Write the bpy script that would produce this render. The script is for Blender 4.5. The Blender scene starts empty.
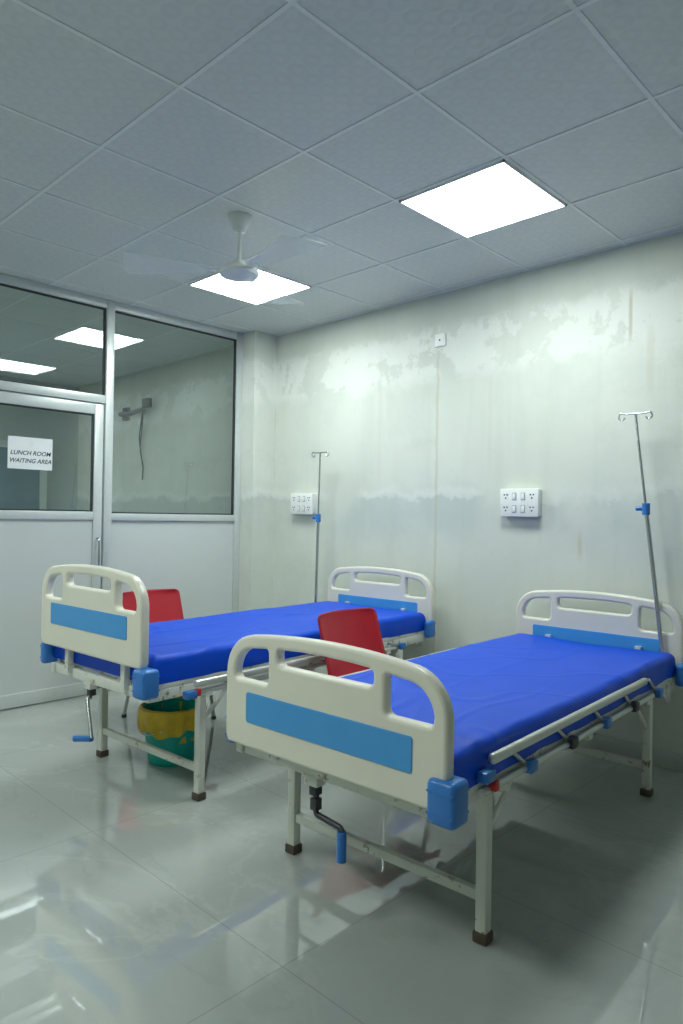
import bpy, bmesh, math, random
from mathutils import Vector, Matrix, noise
random.seed(4)
S=bpy.context.scene
COL=S.collection
CAMZ=1.3236; H=2.876; YW=3.891; XP=-4.793
GX,GY,T=-1.5777,2.592,0.61

# ---------------------------------------------------------------- materials
def newmat(name):
    m=bpy.data.materials.new(name); m.use_nodes=True
    nt=m.node_tree; b=nt.nodes['Principled BSDF']
    return m,nt,b
def N(nt,t,**k):
    n=nt.nodes.new(t)
    for a,v in k.items(): setattr(n,a,v)
    return n
def mth(nt,op,a,b=None,c=None,clamp=False):
    n=nt.nodes.new('ShaderNodeMath'); n.operation=op; n.use_clamp=clamp
    for i,v in enumerate((a,b,c)):
        if v is None: continue
        if isinstance(v,(int,float)): n.inputs[i].default_value=v
        else: nt.links.new(v,n.inputs[i])
    return n.outputs[0]
def mixc(nt,f,a,b):
    n=nt.nodes.new('ShaderNodeMix'); n.data_type='RGBA'
    for s,v in ((n.inputs[0],f),(n.inputs[6],a),(n.inputs[7],b)):
        if isinstance(v,(int,float)): s.default_value=v
        elif isinstance(v,tuple): s.default_value=(*v,1)
        else: nt.links.new(v,s)
    return n.outputs[2]
def noisef(nt,vec,scale,detail=4,rough=.55,dist=0):
    n=nt.nodes.new('ShaderNodeTexNoise'); n.inputs['Scale'].default_value=scale
    n.inputs['Detail'].default_value=detail; n.inputs['Roughness'].default_value=rough
    n.inputs['Distortion'].default_value=dist
    nt.links.new(vec,n.inputs['Vector']); return n.outputs['Fac']
def smooth(nt,v,lo,hi,a=0.,b=1.):
    n=nt.nodes.new('ShaderNodeMapRange'); n.interpolation_type='SMOOTHSTEP'
    nt.links.new(v,n.inputs['Value'])
    n.inputs['From Min'].default_value=lo; n.inputs['From Max'].default_value=hi
    n.inputs['To Min'].default_value=a; n.inputs['To Max'].default_value=b
    return n.outputs['Result']
def bump(nt,b,h,strength=.2,dist=.01):
    n=nt.nodes.new('ShaderNodeBump'); n.inputs['Strength'].default_value=strength
    n.inputs['Distance'].default_value=dist
    nt.links.new(h,n.inputs['Height']); nt.links.new(n.outputs[0],b.inputs['Normal'])
def simple(name,col,rough=.5,metal=0,var=.08,scale=14,spec=.5,coat=0,bmp=0,alpha=1):
    m,nt,b=newmat(name)
    tc=N(nt,'ShaderNodeTexCoord')
    f=noisef(nt,tc.outputs['Object'],scale)
    dark=tuple(c*(1-var*1.6) for c in col); lite=tuple(min(1,c*(1+var)) for c in col)
    nt.links.new(mixc(nt,f,dark,lite),b.inputs['Base Color'])
    b.inputs['Roughness'].default_value=rough; b.inputs['Metallic'].default_value=metal
    b.inputs['Specular IOR Level'].default_value=spec
    b.inputs['Coat Weight'].default_value=coat; b.inputs['Alpha'].default_value=alpha
    if bmp: bump(nt,b,f,bmp,.005)
    return m

def wall_material():
    m,nt,b=newmat('damp_painted_plaster')
    g=N(nt,'ShaderNodeNewGeometry'); P=g.outputs['Position']
    sx=N(nt,'ShaderNodeSeparateXYZ'); nt.links.new(P,sx.inputs[0]); X,Y,Z=sx.outputs
    n1=noisef(nt,P,1.0,5,.55,.3); n2=noisef(nt,P,2.6,9,.68,.15); n3=noisef(nt,P,11,8,.7); n4=noisef(nt,P,30,6,.7)
    n5=noisef(nt,P,1.9,7,.62,.1)
    mp=N(nt,'ShaderNodeMapping'); mp.inputs['Scale'].default_value=(6,6,.6); nt.links.new(P,mp.inputs[0])
    streak=noisef(nt,mp.outputs[0],1.0,5,.6,.2)
    base=mixc(nt,smooth(nt,n1,.3,.7),(.64,.67,.60),(.70,.725,.66))
    base=mixc(nt,mth(nt,'MULTIPLY',smooth(nt,streak,.46,.72),.30),base,(.54,.58,.505))
    base=mixc(nt,mth(nt,'MULTIPLY',smooth(nt,n5,.50,.60),.22),base,(.56,.60,.555))
    zz=mth(nt,'ADD',Z,mth(nt,'MULTIPLY',mth(nt,'SUBTRACT',n2,.5),.40))
    band=mth(nt,'MULTIPLY',smooth(nt,zz,1.0,1.38),mth(nt,'SUBTRACT',1.0,smooth(nt,zz,1.47,1.51)))
    band=mth(nt,'MULTIPLY',band,smooth(nt,n1,.36,.52))
    base=mixc(nt,mth(nt,'MULTIPLY',band,.58),base,(.46,.525,.495))
    tide=mth(nt,'MULTIPLY',smooth(nt,zz,1.455,1.475),mth(nt,'SUBTRACT',1.0,smooth(nt,zz,1.50,1.56)))
    base=mixc(nt,mth(nt,'MULTIPLY',mth(nt,'MULTIPLY',tide,smooth(nt,n1,.36,.5)),.45),base,(.79,.815,.77))
    tide2=mth(nt,'MULTIPLY',smooth(nt,zz,1.72,1.80),mth(nt,'SUBTRACT',1.0,smooth(nt,zz,1.84,1.87)))
    base=mixc(nt,mth(nt,'MULTIPLY',mth(nt,'MULTIPLY',tide2,smooth(nt,n5,.45,.58)),.25),base,(.55,.58,.50))
    hi=mth(nt,'MULTIPLY',smooth(nt,zz,2.22,2.36),smooth(nt,n2,.455,.490))
    hi=mth(nt,'MULTIPLY',hi,mth(nt,'SUBTRACT',1.0,smooth(nt,zz,2.60,2.68)))
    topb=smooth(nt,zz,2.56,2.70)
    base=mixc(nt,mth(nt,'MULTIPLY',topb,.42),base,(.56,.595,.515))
    base=mixc(nt,mth(nt,'MULTIPLY',hi,.68),base,(.80,.82,.775))
    sp=mth(nt,'MULTIPLY',smooth(nt,n4,.58,.68),smooth(nt,n2,.48,.62))
    base=mixc(nt,mth(nt,'MULTIPLY',sp,.28),base,(.52,.54,.43))
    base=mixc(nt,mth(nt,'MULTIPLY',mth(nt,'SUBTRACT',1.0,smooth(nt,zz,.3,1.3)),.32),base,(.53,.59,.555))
    def vline(xc,w,z0,z1,k,col,wob=.03):
        dx=mth(nt,'ABSOLUTE',mth(nt,'SUBTRACT',mth(nt,'ADD',X,mth(nt,'MULTIPLY',mth(nt,'SUBTRACT',n3,.5),wob)),xc))
        l=mth(nt,'SUBTRACT',1.0,smooth(nt,dx,w*.3,w))
        l=mth(nt,'MULTIPLY',l,mth(nt,'MULTIPLY',smooth(nt,Z,z0,z0+.12),mth(nt,'SUBTRACT',1.0,smooth(nt,Z,z1-.12,z1))))
        return mixc(nt,mth(nt,'MULTIPLY',l,k),base,col)
    base=vline(-2.875,.015,.3,2.52,.48,(.53,.49,.33))
    base=vline(-1.55,.014,2.28,2.66,.5,(.47,.35,.19),.01)
    base=vline(-1.44,.03,1.95,2.45,.22,(.55,.50,.35))
    base=vline(-1.83,.02,1.05,1.30,.4,(.48,.40,.25),.02)
    base=vline(-2.45,.025,1.6,2.3,.15,(.52,.52,.40))
    base=vline(-3.40,.02,1.5,2.6,.15,(.52,.53,.41))
    nt.links.new(base,b.inputs['Base Color'])
    nt.links.new(smooth(nt,n2,.3,.7,.55,.72),b.inputs['Roughness'])
    b.inputs['Specular IOR Level'].default_value=.28
    bump(nt,b,mth(nt,'ADD',mth(nt,'MULTIPLY',n2,.6),mth(nt,'MULTIPLY',hi,.2)),.2,.012)
    return m

def floor_material():
    m,nt,b=newmat('polished_vitrified_tile')
    g=N(nt,'ShaderNodeNewGeometry'); P=g.outputs['Position']
    sx=N(nt,'ShaderNodeSeparateXYZ'); nt.links.new(P,sx.inputs[0]); X,Y,Z=sx.outputs
    def line(v,off,per,w):
        f=mth(nt,'FRACT',mth(nt,'DIVIDE',mth(nt,'SUBTRACT',v,off-20*per),per))
        d=mth(nt,'MINIMUM',f,mth(nt,'SUBTRACT',1.0,f))
        return mth(nt,'LESS_THAN',d,w/per)
    gr=mth(nt,'MAXIMUM',line(X,-1.527,1.2,.0018),line(Y,1.353,.8,.0018))
    n1=noisef(nt,P,.9,5,.55,.5); n2=noisef(nt,P,5,8,.6,.2)
    vein=mth(nt,'ABSOLUTE',mth(nt,'SUBTRACT',noisef(nt,P,1.1,7,.6,.9),.5))
    v=mth(nt,'MULTIPLY',mth(nt,'SUBTRACT',1.0,smooth(nt,vein,0,.022)),smooth(nt,n1,.40,.60))
    mp=N(nt,'ShaderNodeMapping'); mp.inputs['Rotation'].default_value=(0,0,.6); mp.inputs['Scale'].default_value=(1,2.4,1); nt.links.new(P,mp.inputs[0])
    vd=mth(nt,'ABSOLUTE',mth(nt,'SUBTRACT',noisef(nt,mp.outputs[0],.8,8,.62,.5),.47))
    vd=mth(nt,'MULTIPLY',mth(nt,'SUBTRACT',1.0,smooth(nt,vd,0,.02)),smooth(nt,n2,.38,.6))
    base=mixc(nt,smooth(nt,n1,.3,.7),(.37,.395,.375),(.44,.47,.445))
    base=mixc(nt,mth(nt,'MULTIPLY',n2,.22),base,(.37,.395,.37))
    base=mixc(nt,mth(nt,'MULTIPLY',v,.22),base,(.58,.61,.575))
    base=mixc(nt,mth(nt,'MULTIPLY',vd,.20),base,(.28,.30,.28))
    base=mixc(nt,mth(nt,'MULTIPLY',gr,.45),base,(.18,.20,.19))
    nt.links.new(base,b.inputs['Base Color'])
    nt.links.new(smooth(nt,n2,.3,.75,.015,.045),b.inputs['Roughness'])
    b.inputs['Specular IOR Level'].default_value=1.0
    b.inputs['IOR'].default_value=1.6
    return m

def ceiling_material():
    m,nt,b=newmat('embossed_gypsum_tile')
    g=N(nt,'ShaderNodeNewGeometry'); P=g.outputs['Position']
    mp=N(nt,'ShaderNodeMapping'); mp.inputs['Location'].default_value=(-GX/ (T/8),-GY/(T/8),0)
    mp.inputs['Scale'].default_value=(8/T,8/T,0); nt.links.new(P,mp.inputs[0])
    vo=N(nt,'ShaderNodeTexVoronoi'); vo.inputs['Scale'].default_value=1; vo.inputs['Randomness'].default_value=0
    nt.links.new(mp.outputs[0],vo.inputs['Vector'])
    d=vo.outputs['Distance']
    ring=mth(nt,'MULTIPLY',smooth(nt,d,.10,.28),mth(nt,'SUBTRACT',1.0,smooth(nt,d,.38,.52)))
    n=noisef(nt,P,2,4)
    base=mixc(nt,n,(.61,.65,.63),(.67,.705,.685))
    base=mixc(nt,mth(nt,'MULTIPLY',ring,.22),base,(.50,.54,.53))
    nt.links.new(base,b.inputs['Base Color']); b.inputs['Roughness'].default_value=.40
    bump(nt,b,ring,.15,.004)
    return m

def glass_material():
    m,nt,b=newmat('window_glass'); nt.nodes.remove(b)
    out=nt.nodes['Material Output']
    tr=N(nt,'ShaderNodeBsdfTransparent'); tr.inputs[0].default_value=(.88,.94,.95,1)
    gl=N(nt,'ShaderNodeBsdfGlossy'); gl.inputs['Roughness'].default_value=.012; gl.inputs[0].default_value=(.9,.97,1,1)
    fr=N(nt,'ShaderNodeFresnel'); fr.inputs[0].default_value=1.5
    tc=N(nt,'ShaderNodeTexCoord'); f=noisef(nt,tc.outputs['Object'],3)
    k=mth(nt,'ADD',mth(nt,'MULTIPLY',fr.outputs[0],2.8),mth(nt,'MULTIPLY',f,.02),clamp=True)
    mx=N(nt,'ShaderNodeMixShader'); nt.links.new(k,mx.inputs[0])
    nt.links.new(tr.outputs[0],mx.inputs[1]); nt.links.new(gl.outputs[0],mx.inputs[2])
    nt.links.new(mx.outputs[0],out.inputs['Surface'])
    return m

def painted_metal():
    m,nt,b=newmat('chipped_white_steel')
    tc=N(nt,'ShaderNodeTexCoord'); O=tc.outputs['Object']
    n=noisef(nt,O,22,8,.7); n2=noisef(nt,O,4,3)
    f=mth(nt,'MULTIPLY',smooth(nt,n,.57,.62),smooth(nt,n2,.40,.56))
    c=mixc(nt,n2,(.62,.63,.56),(.74,.75,.68))
    c=mixc(nt,mth(nt,'MULTIPLY',f,.85),c,(.20,.12,.06))
    nt.links.new(c,b.inputs['Base Color']); b.inputs['Roughness'].default_value=.35
    return m

def emis(name,col,s):
    m,nt,b=newmat(name); b.inputs['Base Color'].default_value=(.9,.9,.9,1)
    b.inputs['Emission Color'].default_value=(*col,1); b.inputs['Emission Strength'].default_value=s
    return m

M=dict(
 wall=wall_material(), floor=floor_material(), ceil=ceiling_material(), glass=glass_material(),
 steel=painted_metal(),
 grid=simple('white_t_grid',(.76,.80,.78),.45),
 lamp=emis('led_panel_glow',(.90,1,.95),30),
 lampframe=simple('lamp_frame_white',(.8,.82,.82),.4),
 alu=simple('anodised_aluminium',(.62,.66,.65),.35,.2,.05,30),
 laminate=simple('grey_laminate',(.59,.63,.625),.14,0,.04,2,.6),
 gasket=simple('black_rubber_gasket',(.03,.035,.04),.6),
 cream=simple('cream_abs_plastic',(.76,.73,.62),.30,0,.04,5),
 lblue=simple('light_blue_plastic',(.06,.32,.70),.35,0,.04,8),
 bumper=simple('blue_bumper_plastic',(.035,.19,.56),.3,0,.08,12),
 sheet=simple('royal_blue_rexine',(.0,.072,.66),.42,0,.08,7,.25,bmp=.1),
 guard=simple('brushed_guard_rail',(.66,.68,.63),.3,.4,.06,20),
 chrome=simple('polished_steel',(.50,.52,.53),.22,.9,.08,30),
 dark=simple('greased_dark_steel',(.07,.07,.075),.4,.6,.3,30),
 rubber=simple('worn_brown_foot_cap',(.085,.065,.045),.7,0,.3,40),
 red=simple('red_moulded_plastic',(.44,.012,.024),.35,0,.06,6),
 redp=simple('red_release_tab',(.6,.03,.02),.4),
 teal=simple('teal_bucket_plastic',(.0,.45,.37),.3,0,.06,8),
 yellow=simple('yellow_bin_liner',(.74,.50,.02),.35,0,.25,18,bmp=.5),
 swhite=simple('white_switch_plastic',(.82,.84,.82),.35,0,.02),
 swgap=simple('switch_shadow_gap',(.30,.32,.32),.5),
 swdark=simple('socket_holes_dark',(.05,.05,.05),.6),
 paper=simple('white_paper',(.82,.84,.85),.7,0,.02),
 ink=simple('black_ink',(.02,.02,.03),.6),
 fan=simple('white_fan_enamel',(.76,.80,.78),.35),
 blade=simple('spinning_fan_blade',(.84,.88,.86),.5,alpha=.42),
 base=simple('skirting_tile',(.50,.53,.50),.10,0,.12,3),
 beyond=simple('dim_room_plaster',(.50,.56,.55),.7,0,.1,2),
 beyonddoor=simple('blue_grey_door',(.22,.30,.36),.5,0,.08,3),
)

# ---------------------------------------------------------------- builders
def empty(name,loc=(0,0,0),rz=0):
    e=bpy.data.objects.new(name,None); e.location=loc; e.rotation_euler=(0,0,rz)
    e.empty_display_size=.1; COL.objects.link(e); return e
def addmesh(name,me,mat,parent=None,smooth=False):
    o=bpy.data.objects.new(name,me); COL.objects.link(o)
    if mat: 
        me.materials.clear(); me.materials.append(mat)
    if parent: o.parent=parent
    if smooth:
        for p in me.polygons: p.use_smooth=True
        try: me.set_sharp_from_angle(angle=math.radians(40))
        except Exception: pass
    return o
def box(name,lo,hi,mat,parent=None,bev=0,seg=2,mtx=None):
    bm=bmesh.new(); bmesh.ops.create_cube(bm,size=1)
    for v in bm.verts:
        v.co=Vector([lo[i]+(v.co[i]+.5)*(hi[i]-lo[i]) for i in range(3)])
    if bev: bmesh.ops.bevel(bm,geom=bm.edges[:],offset=bev,segments=seg,affect='EDGES',profile=.5)
    if mtx: bmesh.ops.transform(bm,matrix=mtx,verts=bm.verts)
    me=bpy.data.meshes.new(name); bm.to_mesh(me); bm.free()
    return addmesh(name,me,mat,parent,bool(bev))
def boxes(name,lst,mat,parent=None,bev=0):
    bm=bmesh.new()
    for lo,hi in lst:
        r=bmesh.ops.create_cube(bm,size=1)
        for v in r['verts']:
            v.co=Vector([lo[i]+(v.co[i]+.5)*(hi[i]-lo[i]) for i in range(3)])
    if bev: bmesh.ops.bevel(bm,geom=bm.edges[:],offset=bev,segments=2,affect='EDGES',profile=.5)
    me=bpy.data.meshes.new(name); bm.to_mesh(me); bm.free()
    return addmesh(name,me,mat,parent,bool(bev))
def beam(name,p1,p2,w,h,mat,parent=None,bev=.003):
    p1=Vector(p1);p2=Vector(p2);d=p2-p1
    q=d.to_track_quat('Z','Y') if abs(d.normalized().z)<.99 else d.to_track_quat('Z','X')
    mt=Matrix.Translation((p1+p2)/2)@q.to_matrix().to_4x4()
    return box(name,(-w/2,-h/2,-d.length/2),(w/2,h/2,d.length/2),mat,parent,bev,2,mt)
def lathe(name,prof,mat,parent=None,loc=(0,0,0),n=40):
    bm=bmesh.new(); rings=[]
    for r,z in prof:
        rings.append([bm.verts.new((loc[0]+max(r,1e-4)*math.cos(2*math.pi*i/n),loc[1]+max(r,1e-4)*math.sin(2*math.pi*i/n),loc[2]+z)) for i in range(n)])
    for a,b2 in zip(rings,rings[1:]):
        for i in range(n): bm.faces.new((a[i],a[(i+1)%n],b2[(i+1)%n],b2[i]))
    bmesh.ops.recalc_face_normals(bm,faces=bm.faces)
    me=bpy.data.meshes.new(name); bm.to_mesh(me); bm.free()
    return addmesh(name,me,mat,parent,True)
def tube(name,paths,r,mat,parent=None,fillet=.02):
    cu=bpy.data.curves.new(name+'_c','CURVE'); cu.dimensions='3D'; cu.bevel_depth=r; cu.bevel_resolution=4; cu.use_fill_caps=True
    for pts in paths:
        pts=[Vector(p) for p in pts]; out=[pts[0]]
        for i in range(1,len(pts)-1):
            a,b2,c=pts[i-1],pts[i],pts[i+1]
            f1=min(fillet,(a-b2).length*.45); f2=min(fillet,(c-b2).length*.45)
            s=b2+(a-b2).normalized()*f1; e=b2+(c-b2).normalized()*f2
            for k in range(6):
                t=k/5; out.append(s*(1-t)**2+b2*2*t*(1-t)+e*t*t)
        out.append(pts[-1])
        sp=cu.splines.new('POLY'); sp.points.add(len(out)-1)
        for q,p in zip(sp.points,out): q.co=(*p,1)
    return curve2mesh(name,cu,mat,parent)
def curve2mesh(name,cu,mat,parent,mtx=None):
    o=bpy.data.objects.new('tmp',cu); COL.objects.link(o)
    dg=bpy.context.evaluated_depsgraph_get(); dg.update()
    me=bpy.data.meshes.new_from_object(o.evaluated_get(dg)); me.name=name
    bpy.data.objects.remove(o); bpy.data.curves.remove(cu)
    if mtx: me.transform(mtx)
    return addmesh(name,me,mat,parent,True)
def rpoly(pts,rad):
    out=[];n=len(pts)
    for i in range(n):
        r=rad[i] if isinstance(rad,(list,tuple)) else rad
        a,b2,c=Vector(pts[i-1]),Vector(pts[i]),Vector(pts[(i+1)%n])
        if r<=0: out.append(b2); continue
        f1=min(r,(a-b2).length*.48); f2=min(r,(c-b2).length*.48)
        s=b2+(a-b2).normalized()*f1; e=b2+(c-b2).normalized()*f2
        for k in range(7):
            t=k/6; out.append(s*(1-t)**2+b2*2*t*(1-t)+e*t*t)
    return out
def plate(name,loops,y,th,bev,mat,parent=None,mtx=None):
    """2-D outline in XZ plane with holes, extruded along Y, centre y."""
    cu=bpy.data.curves.new(name+'_c','CURVE'); cu.dimensions='2D'; cu.fill_mode='BOTH'
    cu.extrude=max(th/2-bev,.0005); cu.bevel_depth=bev; cu.bevel_resolution=3; cu.offset=-bev
    for lp in loops:
        sp=cu.splines.new('POLY'); sp.points.add(len(lp)-1); sp.use_cyclic_u=True
        for q,p in zip(sp.points,lp): q.co=(p[0],p[1],0,1)
    R=Matrix.Translation((0,y,0))@Matrix.Rotation(math.pi/2,4,'X')
    if mtx: R=mtx@R
    return curve2mesh(name,cu,mat,parent,R)

# ---------------------------------------------------------------- room shell
XR=2.2; YF=-2.6; XB=-8.4
box('floor',(XB,YF,-.1),(XR,YW+.15,0),M['floor'])
box('ceiling',(XB,YF,H),(XR,YW+.15,H+.1),M['ceil'])
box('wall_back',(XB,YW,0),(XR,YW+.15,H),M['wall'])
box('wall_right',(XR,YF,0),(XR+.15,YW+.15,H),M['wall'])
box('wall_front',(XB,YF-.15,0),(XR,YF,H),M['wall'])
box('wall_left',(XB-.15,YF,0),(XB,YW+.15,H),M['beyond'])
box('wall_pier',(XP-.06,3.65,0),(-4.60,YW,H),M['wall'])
box('baseboard_back',(-4.60,YW-.012,0),(XR,YW,.095),M['base'],None,.003)
box('baseboard_pier',(-4.60,3.65,0),(-4.588,YW-.012,.095),M['base'],None,.003)
# ceiling T grid
lst=[]
for i in range(-11,7):
    x=GX+i*T
    if XB<x<XR: lst.append(((x-.0085,YF,H-.003),(x+.0085,YW,H+.002)))
for j in range(-8,4):
    y=GY+j*T
    if YF<y<YW: lst.append(((XB,y-.0085,H-.0034),(XR,y+.0085,H+.002)))
lst.append(((XP+.03,YW-.018,H-.004),(XR,YW,H+.002)))
boxes('trim_ceiling_grid',lst,M['grid'])
# LED panels, some of them unseen and added for light
def led(k,j):
    x0=GX+(k-1)*T; y0=GY+j*T
    e=empty('led_ceiling_panel',(x0+T/2,y0+T/2,H))
    h=T/2-.012
    box('diffuser',(-h+.010,-h+.010,-.011),(h-.010,h-.010,-.007),M['lamp'],e)
    boxes('frame',[((-h,-h,-.012),(h,-h+.010,-.001)),((-h,h-.010,-.012),(h,h,-.001)),((-h,-h,-.012),(-h+.010,h,-.001)),((h-.010,-h,-.012),(h,h,-.001))],M['lampframe'],e)
led(0,0); led(-3,0)
led(0,-5); led(-3,-5)  # assumed panels, unseen behind the camera, kept as fill light
led(-9,-3); led(-9,-5)  # unseen panels added to brighten the room behind the glass

# ---------------------------------------------------------------- glazed partition
def bxp(name,y0,y1,z0,z1,mat,par,dx=.025,bev=.003,xc=XP):
    return box(name,(xc-dx,y0,z0),(xc+dx,y1,z1),mat,par,bev)
def glazing(par,y0,y1,z0,z1,x=XP,i=''):
    g=.010
    boxes('gasket'+i,[((x-.012,y0,z0),(x+.012,y1,z0+g)),((x-.012,y0,z1-g),(x+.012,y1,z1)),((x-.012,y0,z0),(x+.012,y0+g,z1)),((x-.012,y1-g,z0),(x+.012,y1,z1))],M['gasket'],par)
    me=bpy.data.meshes.new('g'); me.from_pydata([(x,y0,z0),(x,y1,z0),(x,y1,z1),(x,y0,z1)],[],[(0,1,2,3)])
    addmesh('glass'+i,me,M['glass'],par)
w1=empty('window_1')
bxp('mullion_left',2.408,2.470,0,H,M['alu'],w1,.032)
bxp('mullion_right',3.592,3.65,0,H,M['alu'],w1,.032)
bxp('head_rail',2.470,3.592,2.815,H,M['alu'],w1,.03)
bxp('mid_rail',2.470,3.592,1.262,1.315,M['alu'],w1,.03)
bxp('bottom_rail',2.470,3.592,0,.085,M['alu'],w1,.03)
bxp('lower_panel',2.470,3.592,.085,1.262,M['laminate'],w1,.01,0)
glazing(w1,2.470,3.592,1.315,2.815)
w2=empty('window_2')
bxp('head_rail',1.52,2.408,2.815,H,M['alu'],w2,.03)
bxp('transom',1.52,2.408,2.115,2.175,M['alu'],w2,.03)
glazing(w2,1.52,2.408,2.175,2.815)
w3=empty('window_3')
bxp('mullion',1.455,1.52,0,H,M['alu'],w3,.032)
bxp('head_rail',YF,1.455,2.815,H,M['alu'],w3,.03)
bxp('mid_rail',YF,1.455,1.262,1.315,M['alu'],w3,.03)
bxp('lower_panel',YF,1.455,0,1.262,M['laminate'],w3,.01,0)
bxp('mullion_2',0.0,.06,0,H,M['alu'],w3,.0322)
glazing(w3,YF,1.455,1.315,2.815)
d1=empty('door_1'); XD=XP+.004
bxp('top_rail',1.59,2.33,2.03,2.105,M['alu'],d1,.022,.003,XD)
bxp('stile_hinge',1.53,1.59,.012,2.105,M['alu'],d1,.022,.003,XD)
bxp('stile_lock',2.33,2.396,.012,2.105,M['alu'],d1,.022,.003,XD)
bxp('mid_rail',1.59,2.33,1.265,1.325,M['alu'],d1,.022,.003,XD)
bxp('bottom_rail',1.59,2.33,.012,.10,M['alu'],d1,.022,.003,XD)
bxp('lower_panel',1.59,2.33,.10,1.265,M['laminate'],d1,.008,0,XD)
glazing(d1,1.59,2.33,1.325,2.03,XD)
tube('pull_handle',[[(XD+.02,2.362,.93),(XD+.055,2.362,.93),(XD+.055,2.362,1.13),(XD+.02,2.362,1.13)]],.008,M['chrome'],d1)
# paper sign
sg=empty('paper_sign',(XD+.006,1.885,1.712))
box('sheet',(-.001,-.148,-.108),(.001,.148,.108),M['paper'],sg)
def text(name,s,size,z,par,y=0,x=.0016,mat=None):
    cu=bpy.data.curves.new(name,'FONT'); cu.body=s; cu.size=size; cu.align_x='CENTER'; cu.align_y='CENTER'; cu.shear=.25; cu.offset=.0006
    R=Matrix.Translation((x,y,z))@Matrix.Rotation(math.pi/2,4,'Z')@Matrix.Rotation(math.pi/2,4,'X')
    return curve2mesh(name,cu,mat or M['ink'],par,R)
text('text_line_1','LUNCH ROOM',.040,.0,sg); text('text_line_2','WAITING AREA',.040,-.052,sg)
lg=lathe('logo',[(0,0),(.02,0),(.02,.001),(0,.001)],M['lampframe'],sg)
lg.rotation_euler=(0,math.pi/2,0); lg.location=(.0015,0,.07)
# room beyond : door + wall bracket
bd=empty('door_2',(XB+.02,2.95,0))
box('leaf',(0,-.45,0),(.04,.45,2.05),M['beyonddoor'],bd,.004)
boxes('frame',[((0,-.53,0),(.06,-.45,2.13)),((0,.45,0),(.06,.53,2.13)),((0,-.53,2.05),(.06,.53,2.13))],M['alu'],bd)
br=empty('tv_wall_bracket',(-6.9,YW,2.43))
box('plate',(-.34,-.03,-.07),(-.22,0,.07),M['dark'],br,.003)
tube('arm',[[(-.36,-.04,.0),(-.05,-.10,-.03),(.2,-.08,.0),(.34,-.10,.05)]],.026,M['dark'],br)
box('head',(.26,-.13,.0),(.40,-.09,.10),M['dark'],br,.004)
tube('hanging_cable',[[(.2,-.08,0),(.14,-.05,-.18),(.06,-.03,-.42),(.14,-.03,-.60),(.11,-.02,-.75)],[(.2,-.08,0),(.04,-.03,-.3),(.11,-.02,-.6)]],.007,M['gasket'],br,.08)

# ---------------------------------------------------------------- wall fittings
def switchboard(xc,zc):
    e=empty('electrical_switchboard',(xc,YW,zc))
    box('back_box',(-.128,-.045,-.082),(.128,0,.082),M['swhite'],e,.004)
    box('face_plate',(-.133,-.056,-.087),(.133,-.045,.087),M['swhite'],e,.005)
    for r in (0,1):
        for c in range(4):
            x=-.09+c*.06; z=.038-r*.078
            if c in (0,3):
                h=[(-.010,.011),(.010,.011),(0,-.010)]
                boxes('socket_%d%d'%(r,c),[((x+a-.0045,-.0575,z+b2-.0045),(x+a+.0045,-.0555,z+b2+.0045)) for a,b2 in h],M['swdark'],e)
            else:
                box('switch_%d%d'%(r,c),(x-.011,-.062,z-.019),(x+.011,-.055,z+.019),M['swhite'],e,.002)
                boxes('switch_gap_%d%d'%(r,c),[((x-.015,-.0568,z-.023),(x+.015,-.0558,z+.023))],M['swgap'],e)
switchboard(-4.195,1.418); switchboard(-2.203,1.423)
e=empty('blank_junction_plate',(-2.855,YW,2.548))
box('plate',(-.045,-.012,-.045),(.045,0,.045),M['swhite'],e,.006)
lathe('screw',[(0,0),(.006,0),(.006,.003),(0,.003)],M['swdark'],e).matrix_local=Matrix.Translation((0,-.012,0))@Matrix.Rotation(math.pi/2,4,'X')

# ---------------------------------------------------------------- ceiling fan
fe=empty('ceiling_fan',(-2.905,2.192,H))
lathe('canopy',[(.012,-.085),(.03,-.08),(.055,-.03),(.06,-.001),(0,-.001)],M['fan'],fe)
lathe('rod',[(.011,-.27),(.011,-.05)],M['fan'],fe,n=20)
lathe('motor',[(0,-.335),(.03,-.333),(.045,-.32),(.06,-.317),(.098,-.311),(.106,-.298),(.10,-.280),(.07,-.270),(.035,-.265),(.03,-.235),(.012,-.23)],M['fan'],fe)
for k,a in enumerate((235,355,115)):
    a=math.radians(a)
    R=Matrix.Rotation(a,4,'Z')
    pts=[]
    for q in range(9):
        an=math.radians(-13+3.25*q); pts.append((.58*math.cos(an),.58*math.sin(an)))
    for q in range(9):
        an=math.radians(15-3.75*q); pts.append((.13*math.cos(an),.13*math.sin(an)))
    mt=R@Matrix.Translation((0,0,-.290))@Matrix.Rotation(math.radians(-90+5),4,'X')
    plate('blade_%d'%(k+1),[pts],0,.003,.0005,M['blade'],fe,mt)
    beam('blade_arm_%d'%(k+1),R@Vector((.09,0,-.290)),R@Vector((.16,0,-.290)),.035,.006,M['fan'],fe)

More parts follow.
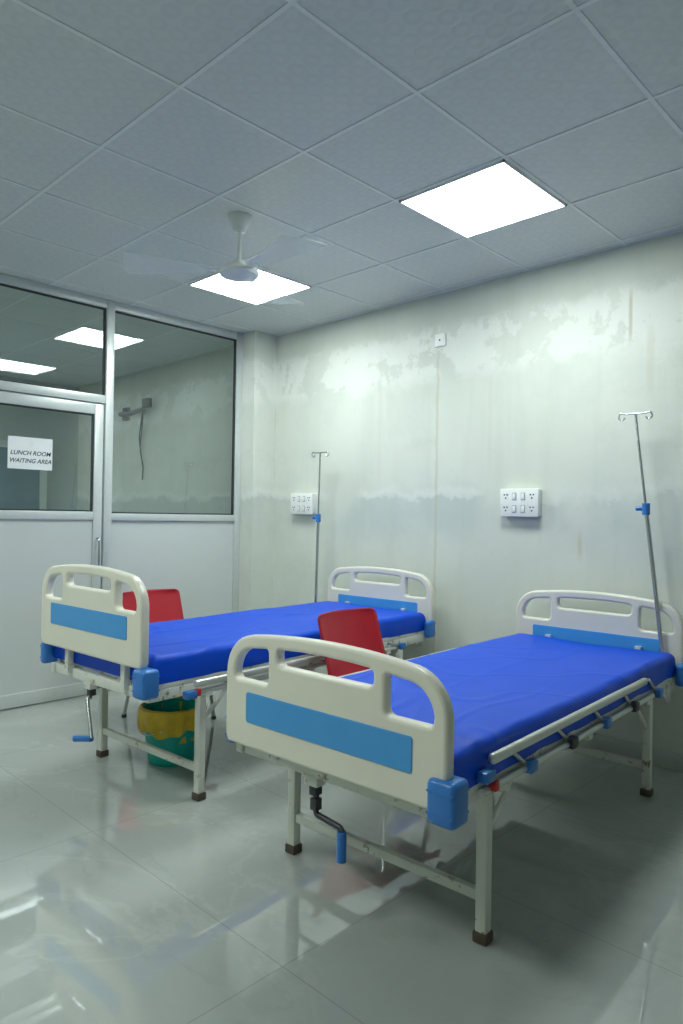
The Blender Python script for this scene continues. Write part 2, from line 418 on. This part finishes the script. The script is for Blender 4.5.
# ---------------------------------------------------------------- beds
def arch_outline(off=0.,zb=.505):
    pts=[]
    cx,cz,r=.325,.765,.14-off
    W=.465-off
    def side(s):
        L=[(W-.012,zb+off),(W,zb+.025+off),(W,.66)]
        for k in range(0,10):
            a=math.radians(k*9); L.append((cx+r*math.cos(a),cz+r*math.sin(a)))
        return [(s*x,z) for x,z in L]
    R=side(1); x1=R[-1][0]; z1=R[-1][1]
    top=[]
    for k in range(1,14):
        x=x1-(2*x1)*k/14; top.append((x,z1+.022*(1-(x/x1)**2)))
    return R+top+side(-1)[::-1]
def topz(x,off): 
    return .765+(.14-off)*math.sin(math.radians(81))+.022*(1-(x/.345)**2)
def end_board(name,y,par,dz=0,sdz=0,bdz=0,big_r=True,sx=1.,zb=.505):
    e=par
    o=.046
    mt=Matrix.Translation((0,0,dz))@Matrix.Diagonal((sx,1,1,1))
    outer=[Vector(p) for p in arch_outline(0,zb)]
    mid=rpoly([(-.205,.818),(.205,.818)]+[(x,topz(x,o)) for x in (.205,.1,0,-.1,-.205)],[.03,.03,.02,0,0,0,.02])
    def sideopen(s):
        L=[(.248,.745),(.415,.745),(.419,.775)]
        for k in range(1,10):
            a=math.radians(k*9); L.append((.325+.094*math.cos(a),.765+.094*math.sin(a)))
        L.append((.248,topz(.248,o)))
        rr=[.025,.02]+[0]*(len(L)-3)+[.02]
        L=[(s*x,z) for x,z in L]
        if s<0: L=L[::-1]; rr=rr[::-1]
        return rpoly(L,rr)
    plate(name,[outer,mid,sideopen(1),sideopen(-1)],y,.044,.012,M['cream'],e,mt)
    st=rpoly([(-.352,.604+sdz),(.352,.604+sdz),(.352,.708+sdz),(-.352,.708+sdz)],.012)
    plate(name+'_stripe_front',[st],y-.0225,.006,.002,M['lblue'],e,mt)
    plate(name+'_stripe_back',[st],y+.0225,.006,.002,M['lblue'],e,mt)
    inn=-1 if y>0 else 1
    for s in (-1,1):
        n='l' if s<0 else 'r'
        if s>0 and big_r:
            lo=(.410,y-.042,.482+bdz); hi=(.502,y+.042,.606+bdz)
        else:
            lo=(min(s*.44,s*.488),min(y,y+inn*.07)-.005,.490+bdz); hi=(max(s*.44,s*.488),max(y,y+inn*.07)+.005,.602+bdz)
        box(name+'_bumper_'+n,lo,hi,M['bumper'],e,.016,3)
        boxes(name+'_bumper_rib_'+n,[((lo[0]+.004,lo[1]-.0015,z),(hi[0]-.004,hi[1]+.0015,z+.004)) for z in (lo[2]+.03,lo[2]+.09)],M['bumper'],e)

def mattress(par,seed,wave=.005):
    bm=bmesh.new()
    ny=170; x0,x1=-.438,.438; y0,y1=-1.055,1.055; zb,zt=.535,.655
    r=.03
    prof=[(x0+.005,zb)]
    prof+=[(x0,zb+.03),(x0,zt-r)]
    for k in range(1,6):
        a=math.pi-k*math.pi/10; prof.append((x0+r+r*math.cos(a),zt-r+r*math.sin(a)))
    for k in range(1,70): prof.append((x0+r+(x1-x0-2*r)*k/70,zt))
    for k in range(0,6):
        a=math.pi/2-k*math.pi/10; prof.append((x1-r+r*math.cos(a),zt-r+r*math.sin(a)))
    prof+=[(x1,zb+.03),(x1-.005,zb)]
    rows=[]
    for j in range(ny+1):
        t=j/ny; y=y0+(y1-y0)*t
        e=min(y-y0,y1-y); dz=-(r-math.sqrt(max(0,r*r-(r-e)**2))) if e<r else 0
        row=[]
        for (x,z) in prof:
            top=max(0,(z-zb)/(zt-zb))
            n=noise.noise(Vector((x*2.3+seed,y*1.6,seed)))*1.2+.6*noise.noise(Vector((x*7+seed+3*y,y*4,seed*2)))
            cr=1-abs(noise.noise(Vector((x*5+seed+1.2*y,y*.9-x,seed))))*10
            cr2=1-abs(noise.noise(Vector((x*2+seed*3-1.5*y,y*2.4+x*2,seed+9))))*12
            foot=math.exp(-((y+.85)/.45)**2)+.4*math.exp(-((y-.5)/.2)**2)
            n+=max(0,cr)*(.25+1.0*foot)+max(0,cr2)*(.25+.8*foot)
            zz=z+(dz+wave*n-.010*math.exp(-(x/.25)**2)*.6)*top
            xx=x+(.006*noise.noise(Vector((y*7,z*9,seed+x))) if abs(x)>.42 else 0)
            row.append(bm.verts.new((xx,y,zz)))
        rows.append(row)
    for a,b2 in zip(rows,rows[1:]):
        for i in range(len(prof)-1): bm.faces.new((a[i],a[i+1],b2[i+1],b2[i]))
        bm.faces.new((a[-1],a[0],b2[0],b2[-1]))
    bm.faces.new(rows[0]); bm.faces.new(rows[-1][::-1])
    bmesh.ops.recalc_face_normals(bm,faces=bm.faces)
    me=bpy.data.meshes.new('mattress'); bm.to_mesh(me); bm.free()
    return addmesh('mattress',me,M['sheet'],par,True)

def bed(loc,rz,seed,crank_out,fdz=0,sdz=0,bdz=0,gdz=0,sx=1,fx=0,zb=.505,lift=0):
    e=empty('hospital_bed',(loc[0],loc[1],0),rz)
    end_board('footboard',-1.10,e,fdz,sdz,bdz,True,sx,zb); end_board('headboard',1.10,e,0,0,0,False)
    mattress(e,seed)
    for s in (-1,1):
        n='l' if s<0 else 'r'
        box('side_rail_'+n,(s*.418-.016+fx,-1.07,.462),(s*.418+.016+fx,1.07,.512),M['steel'],e,.004)
        for q in (-1,1):
            m='foot' if q<0 else 'head'
            lx=s*.42+fx
            box('leg_%s_%s'%(m,n),(lx-.019,q*.78-.019,.02),(lx+.019,q*.78+.019,.465),M['steel'],e,.004)
            box('foot_cap_%s_%s'%(m,n),(lx-.025,q*.78-.025,0),(lx+.025,q*.78+.025,.034),M['rubber'],e,.005)
            beam('brace_%s_%s'%(m,n),(lx,q*.76,.33),(lx,q*.60,.47),.012,.02,M['steel'],e)
    for q in (-1,1):
        m='foot' if q<0 else 'head'
        box('leg_crossbar_'+m,(-.40+fx,q*.78-.013,.125),(.40+fx,q*.78+.013,.158),M['steel'],e,.003)
        box('end_crossbar_'+m,(-.43,q*1.045-.015,.462),(.43,q*1.045+.015,.51),M['steel'],e,.003)
        box('top_crossbar_'+m,(-.40+fx,q*.78-.015,.455),(.40+fx,q*.78+.015,.49),M['steel'],e,.003)
        boxes('board_bracket_'+m,[((s*.25-.015,min(q*1.05,q*1.085),.49),(s*.25+.015,max(q*1.05,q*1.085),.66)) for s in (-1,1)],M['steel'],e)
    boxes('deck_slats',[((-.41,-1.03+i*.13,.516),(.41,-1.03+i*.13+.10,.528)) for i in range(16)],M['steel'],e)
    box('deck_edge_r',(.405,-1.04,.512),(.432,1.04,.54),M['steel'],e,.003)
    box('deck_edge_l',(-.432,-1.04,.512),(-.405,1.04,.54),M['steel'],e,.003)
    cx=-.10
    tube('crank_screw',[[(cx,-1.02,.435),(cx,-.1,.41)]],.012,M['chrome'],e)
    box('crank_bracket',(cx-.03,-1.06,.43),(cx+.03,-1.02,.475),M['steel'],e,.004)
    tube('crank_tie',[[(cx,-.1,.41),(cx,.25,.50)],[(-.3,-.1,.41),(.3,-.1,.41)]],.012,M['steel'],e)
    box('crank_universal_joint',(cx-.016,-1.05,.395),(cx+.016,-1.015,.46),M['dark'],e,.005)
    if crank_out:
        tube('crank_arm',[[(cx,-1.03,.43),(cx,-1.03,.330),(cx+.12,-1.035,.320),(cx+.12,-1.035,.29)]],.010,M['dark'],e,.015)
        tube('crank_grip',[[(cx+.12,-1.035,.31),(cx+.12,-1.035,.215)]],.016,M['bumper'],e)
        box('crank_collar',(cx-.015,-1.045,.345),(cx+.015,-1.015,.385),M['dark'],e,.004)
    else:
        tube('crank_arm',[[(cx,-1.03,.42),(cx-.01,-1.05,.42),(cx+.09,-1.08,.255)]],.009,M['chrome'],e,.015)
        tube('crank_grip',[[(cx+.09,-1.08,.255),(cx-.01,-1.11,.240)]],.015,M['bumper'],e)
    for s in (-1,1):
        n='l' if s<0 else 'r'
        x=s*.488+fx; g=gdz
        box('guard_top_'+n,(x-.011,-.87,.590+g),(x+.013,.52,.622+g),M['guard'],e,.010,3)
        tube('guard_bottom_'+n,[[(x-s*.012,-.90,.512+g*.4),(x-s*.012,.66,.512+g*.4)]],.012,M['guard'],e)
        ps=[]
        for k in range(5):
            y=-.74+k*.33; ps.append([(x-s*.004,y,.60+g),(x-s*.012,y+.14,.515+g*.4)])
        tube('guard_struts_'+n,ps,.008,M['chrome'],e)
        for k in range(5):
            y=-.74+k*.33
            box('guard_hinge_%s_%d'%(n,k+1),(x-.018,y+.115,.497+g*.4),(x+.014,y+.165,.535+g*.4),M['bumper'] if k%2==0 else M['dark'],e,.005)
        boxes('guard_mount_'+n,[((min(s*.41,x),yy-.02,.488+g*.4),(max(s*.41,x),yy+.02,.506+g*.4)) for yy in (-.78,-.1,.58)],M['steel'],e)
        box('guard_latch_'+n,(x-.020,-.92,.545+g),(x+.016,-.86,.58+g),M['bumper'],e,.006)
        box('guard_release_'+n,(x-.010,-.865,.510+g*.5),(x+.016,-.84,.540+g*.5),M['redp'],e,.004)
    lathe('iv_socket',[(.013,0),(.019,0),(.019,.10),(.013,.10)],M['chrome'],e,(.405,1.03,.43),24)
    if lift:
        for o in e.children:
            if o.name.startswith(('leg_foot','leg_head')): o.scale.z=1+lift/.465
            elif o.name.startswith(('foot_cap','leg_crossbar','crank_arm','crank_grip')): pass
            else: o.location.z+=lift
    return e
b1=bed((-1.612,2.64),math.radians(2.9),1.7,True,fx=-.03,zb=.515,bdz=.008)
b2=bed((-3.166,2.61),math.radians(3.5),6.1,False,fdz=.110,sdz=.015,bdz=.014,gdz=-.085,sx=.965,lift=.038)

def iv_pole(base,top,az,fr):
    e=empty('iv_drip_pole',base)
    b=Vector((0,0,0)); t=Vector(top)-Vector(base); L=t.length
    d=t.normalized(); m=d*(L*fr)
    tube('lower_tube',[[b,m]],.011,M['chrome'],e)
    tube('upper_rod',[[m*.98,t]],.0065,M['chrome'],e)
    lathe('height_clamp',[(.007,-.035),(.020,-.033),(.020,.028),(.007,.03)],M['bumper'],e,tuple(m),20)
    c=Vector((math.cos(az),math.sin(az),0))
    tube('clamp_knob',[[m-c*.05,m-c*.01]],.012,M['bumper'],e)
    up=Vector((0,0,1))
    ps=[]
    for s in (-1,1):
        q=c*s
        ps.append([t,t+q*.055,t+q*.08+up*.008,t+q*.088-up*.022,t+q*.065-up*.034,t+q*.052-up*.018])
    tube('hooks',ps,.0048,M['chrome'],e,.012)
    return e
iv_pole((-1.255,3.69,.40),(-1.460,3.745,1.896),0.1,.66)
iv_pole((-3.835,3.66,0),(-3.880,3.74,1.812),0.1,.72)

# ---------------------------------------------------------------- chairs
def chair(loc,rz):
    e=empty('plastic_chair',(loc[0],loc[1],0),rz)
    prof=[(.235,.405),(.225,.432),(.18,.440),(.08,.432),(-.04,.424),(-.13,.426),(-.18,.448),(-.205,.50),(-.232,.58),(-.262,.67),(-.292,.765),(-.300,.802)]
    pr=[]
    for i in range(len(prof)-1):
        for k in range(4):
            t=k/4; pr.append((prof[i][0]*(1-t)+prof[i+1][0]*t,prof[i][1]*(1-t)+prof[i+1][1]*t))
    pr.append(prof[-1])
    bm=bmesh.new(); rows=[]; n=len(pr)
    for i,(x,z) in enumerate(pr):
        s=i/(n-1)
        w=.225 if s<.5 else .232
        if s<.12: w*=.86+.14*math.sqrt(max(0,1-(1-s/.12)**2))
        if s>.91: w*=.86+.14*math.sqrt(max(0,1-((s-.91)/.09)**2))
        if .48<s<.62: w*=1-.07*math.sin((s-.48)/.14*math.pi)
        row=[]
        for k in range(25):
            t=-1+k/12
            back=max(0,min(1,(s-.5)/.15))
            dx=.045*t*t*back; dz=.02*(abs(t)**3)*(1-back)*(1 if s>.1 else 0)
            row.append(bm.verts.new((x+dx,t*w,z+dz)))
        rows.append(row)
    for a,b2 in zip(rows,rows[1:]):
        for k in range(24):
            bm.faces.new((a[k],a[k+1],b2[k+1],b2[k]))
    bmesh.ops.recalc_face_normals(bm,faces=bm.faces)
    me=bpy.data.meshes.new('shell'); bm.to_mesh(me); bm.free()
    o=addmesh('shell',me,M['red'],e,True)
    md=o.modifiers.new('thick','SOLIDIFY'); md.thickness=.009; md.offset=-1
    for i,(x,y,x2,y2) in enumerate([(.17,.16,.21,.20),(.17,-.16,.21,-.20),(-.15,.15,-.22,.19),(-.15,-.15,-.22,-.19)]):
        tube('leg_%d'%(i+1),[[(x,y,.428),(x2,y2,.012)]],.012,M['chrome'],e)
        lathe('glide_%d'%(i+1),[(0,0),(.016,0),(.016,.02),(0,.022)],M['dark'],e,(x2,y2,0),16)
    tube('under_frame',[[(.17,-.16,.418),(.17,.16,.418),(-.15,.15,.415),(-.15,-.15,.415),(.17,-.16,.418)]],.009,M['chrome'],e)
    return e
chair((-2.375,2.76),0.0); chair((-3.90,2.44),0.02)

# ---------------------------------------------------------------- bucket with liner
bk=empty('waste_bucket',(-3.24,2.05,0))
lathe('bucket_body',[(0,.0),(.115,.0),(.122,.008),(.128,.06),(.132,.062),(.155,.27),(.165,.275),(.165,.288),(.150,.288),(.125,.02),(0,.012)],M['teal'],bk)
bm=bmesh.new(); rings=[]
n=72
for j,(r,z) in enumerate([(.138,.12),(.150,.27),(.160,.300),(.176,.294),(.178,.265),(.176,.21),(.170,.17)]):
    ring=[]
    for i in range(n):
        a=2*math.pi*i/n
        q=noise.noise(Vector((math.cos(a)*4,math.sin(a)*4,j*.5)))
        rr=r+(.006+.008*(j>3))*q+ (.004*math.sin(a*17) if j>3 else 0)
        zz=z+(.05*noise.noise(Vector((math.cos(a)*2.5,math.sin(a)*2.5,7))) if j>4 else 0.006*q)
        ring.append(bm.verts.new((rr*math.cos(a),rr*math.sin(a),zz)))
    rings.append(ring)
for a,b_ in zip(rings,rings[1:]):
    for i in range(n): bm.faces.new((a[i],a[(i+1)%n],b_[(i+1)%n],b_[i]))
me=bpy.data.meshes.new('liner'); bm.to_mesh(me); bm.free()
addmesh('bin_liner',me,M['yellow'],bk,True)
tube('bucket_handle',[[(.165,0,.27),(.125,-.13,.2),(0,-.182,.16),(-.125,-.13,.2),(-.165,0,.27)]],.004,M['chrome'],bk,.06)

# ---------------------------------------------------------------- world, camera
w=bpy.data.worlds.new('World'); S.world=w; w.use_nodes=True
w.node_tree.nodes['Background'].inputs[0].default_value=(.6,.75,.8,1)
w.node_tree.nodes['Background'].inputs[1].default_value=.05
F,yaw,pitch,roll=691.79,.7717,.0055,-.0161
f=Vector((-math.sin(yaw)*math.cos(pitch),math.cos(yaw)*math.cos(pitch),math.sin(pitch)))
r=Vector((math.cos(yaw),math.sin(yaw),0)); u=r.cross(f)
r2=r*math.cos(roll)-u*math.sin(roll); u2=u*math.cos(roll)+r*math.sin(roll)
cd=bpy.data.cameras.new('camera'); cam=bpy.data.objects.new('camera',cd); COL.objects.link(cam)
cd.sensor_fit='VERTICAL'; cd.sensor_height=36; cd.sensor_width=24; cd.lens=F/1024*36; cd.clip_start=.02
mw=Matrix((( r2.x,u2.x,-f.x,0),(r2.y,u2.y,-f.y,0),(r2.z,u2.z,-f.z,CAMZ),(0,0,0,1)))
cam.matrix_world=mw
S.camera=cam
S.view_settings.view_transform='Standard'; S.view_settings.look='None'; S.view_settings.exposure=0
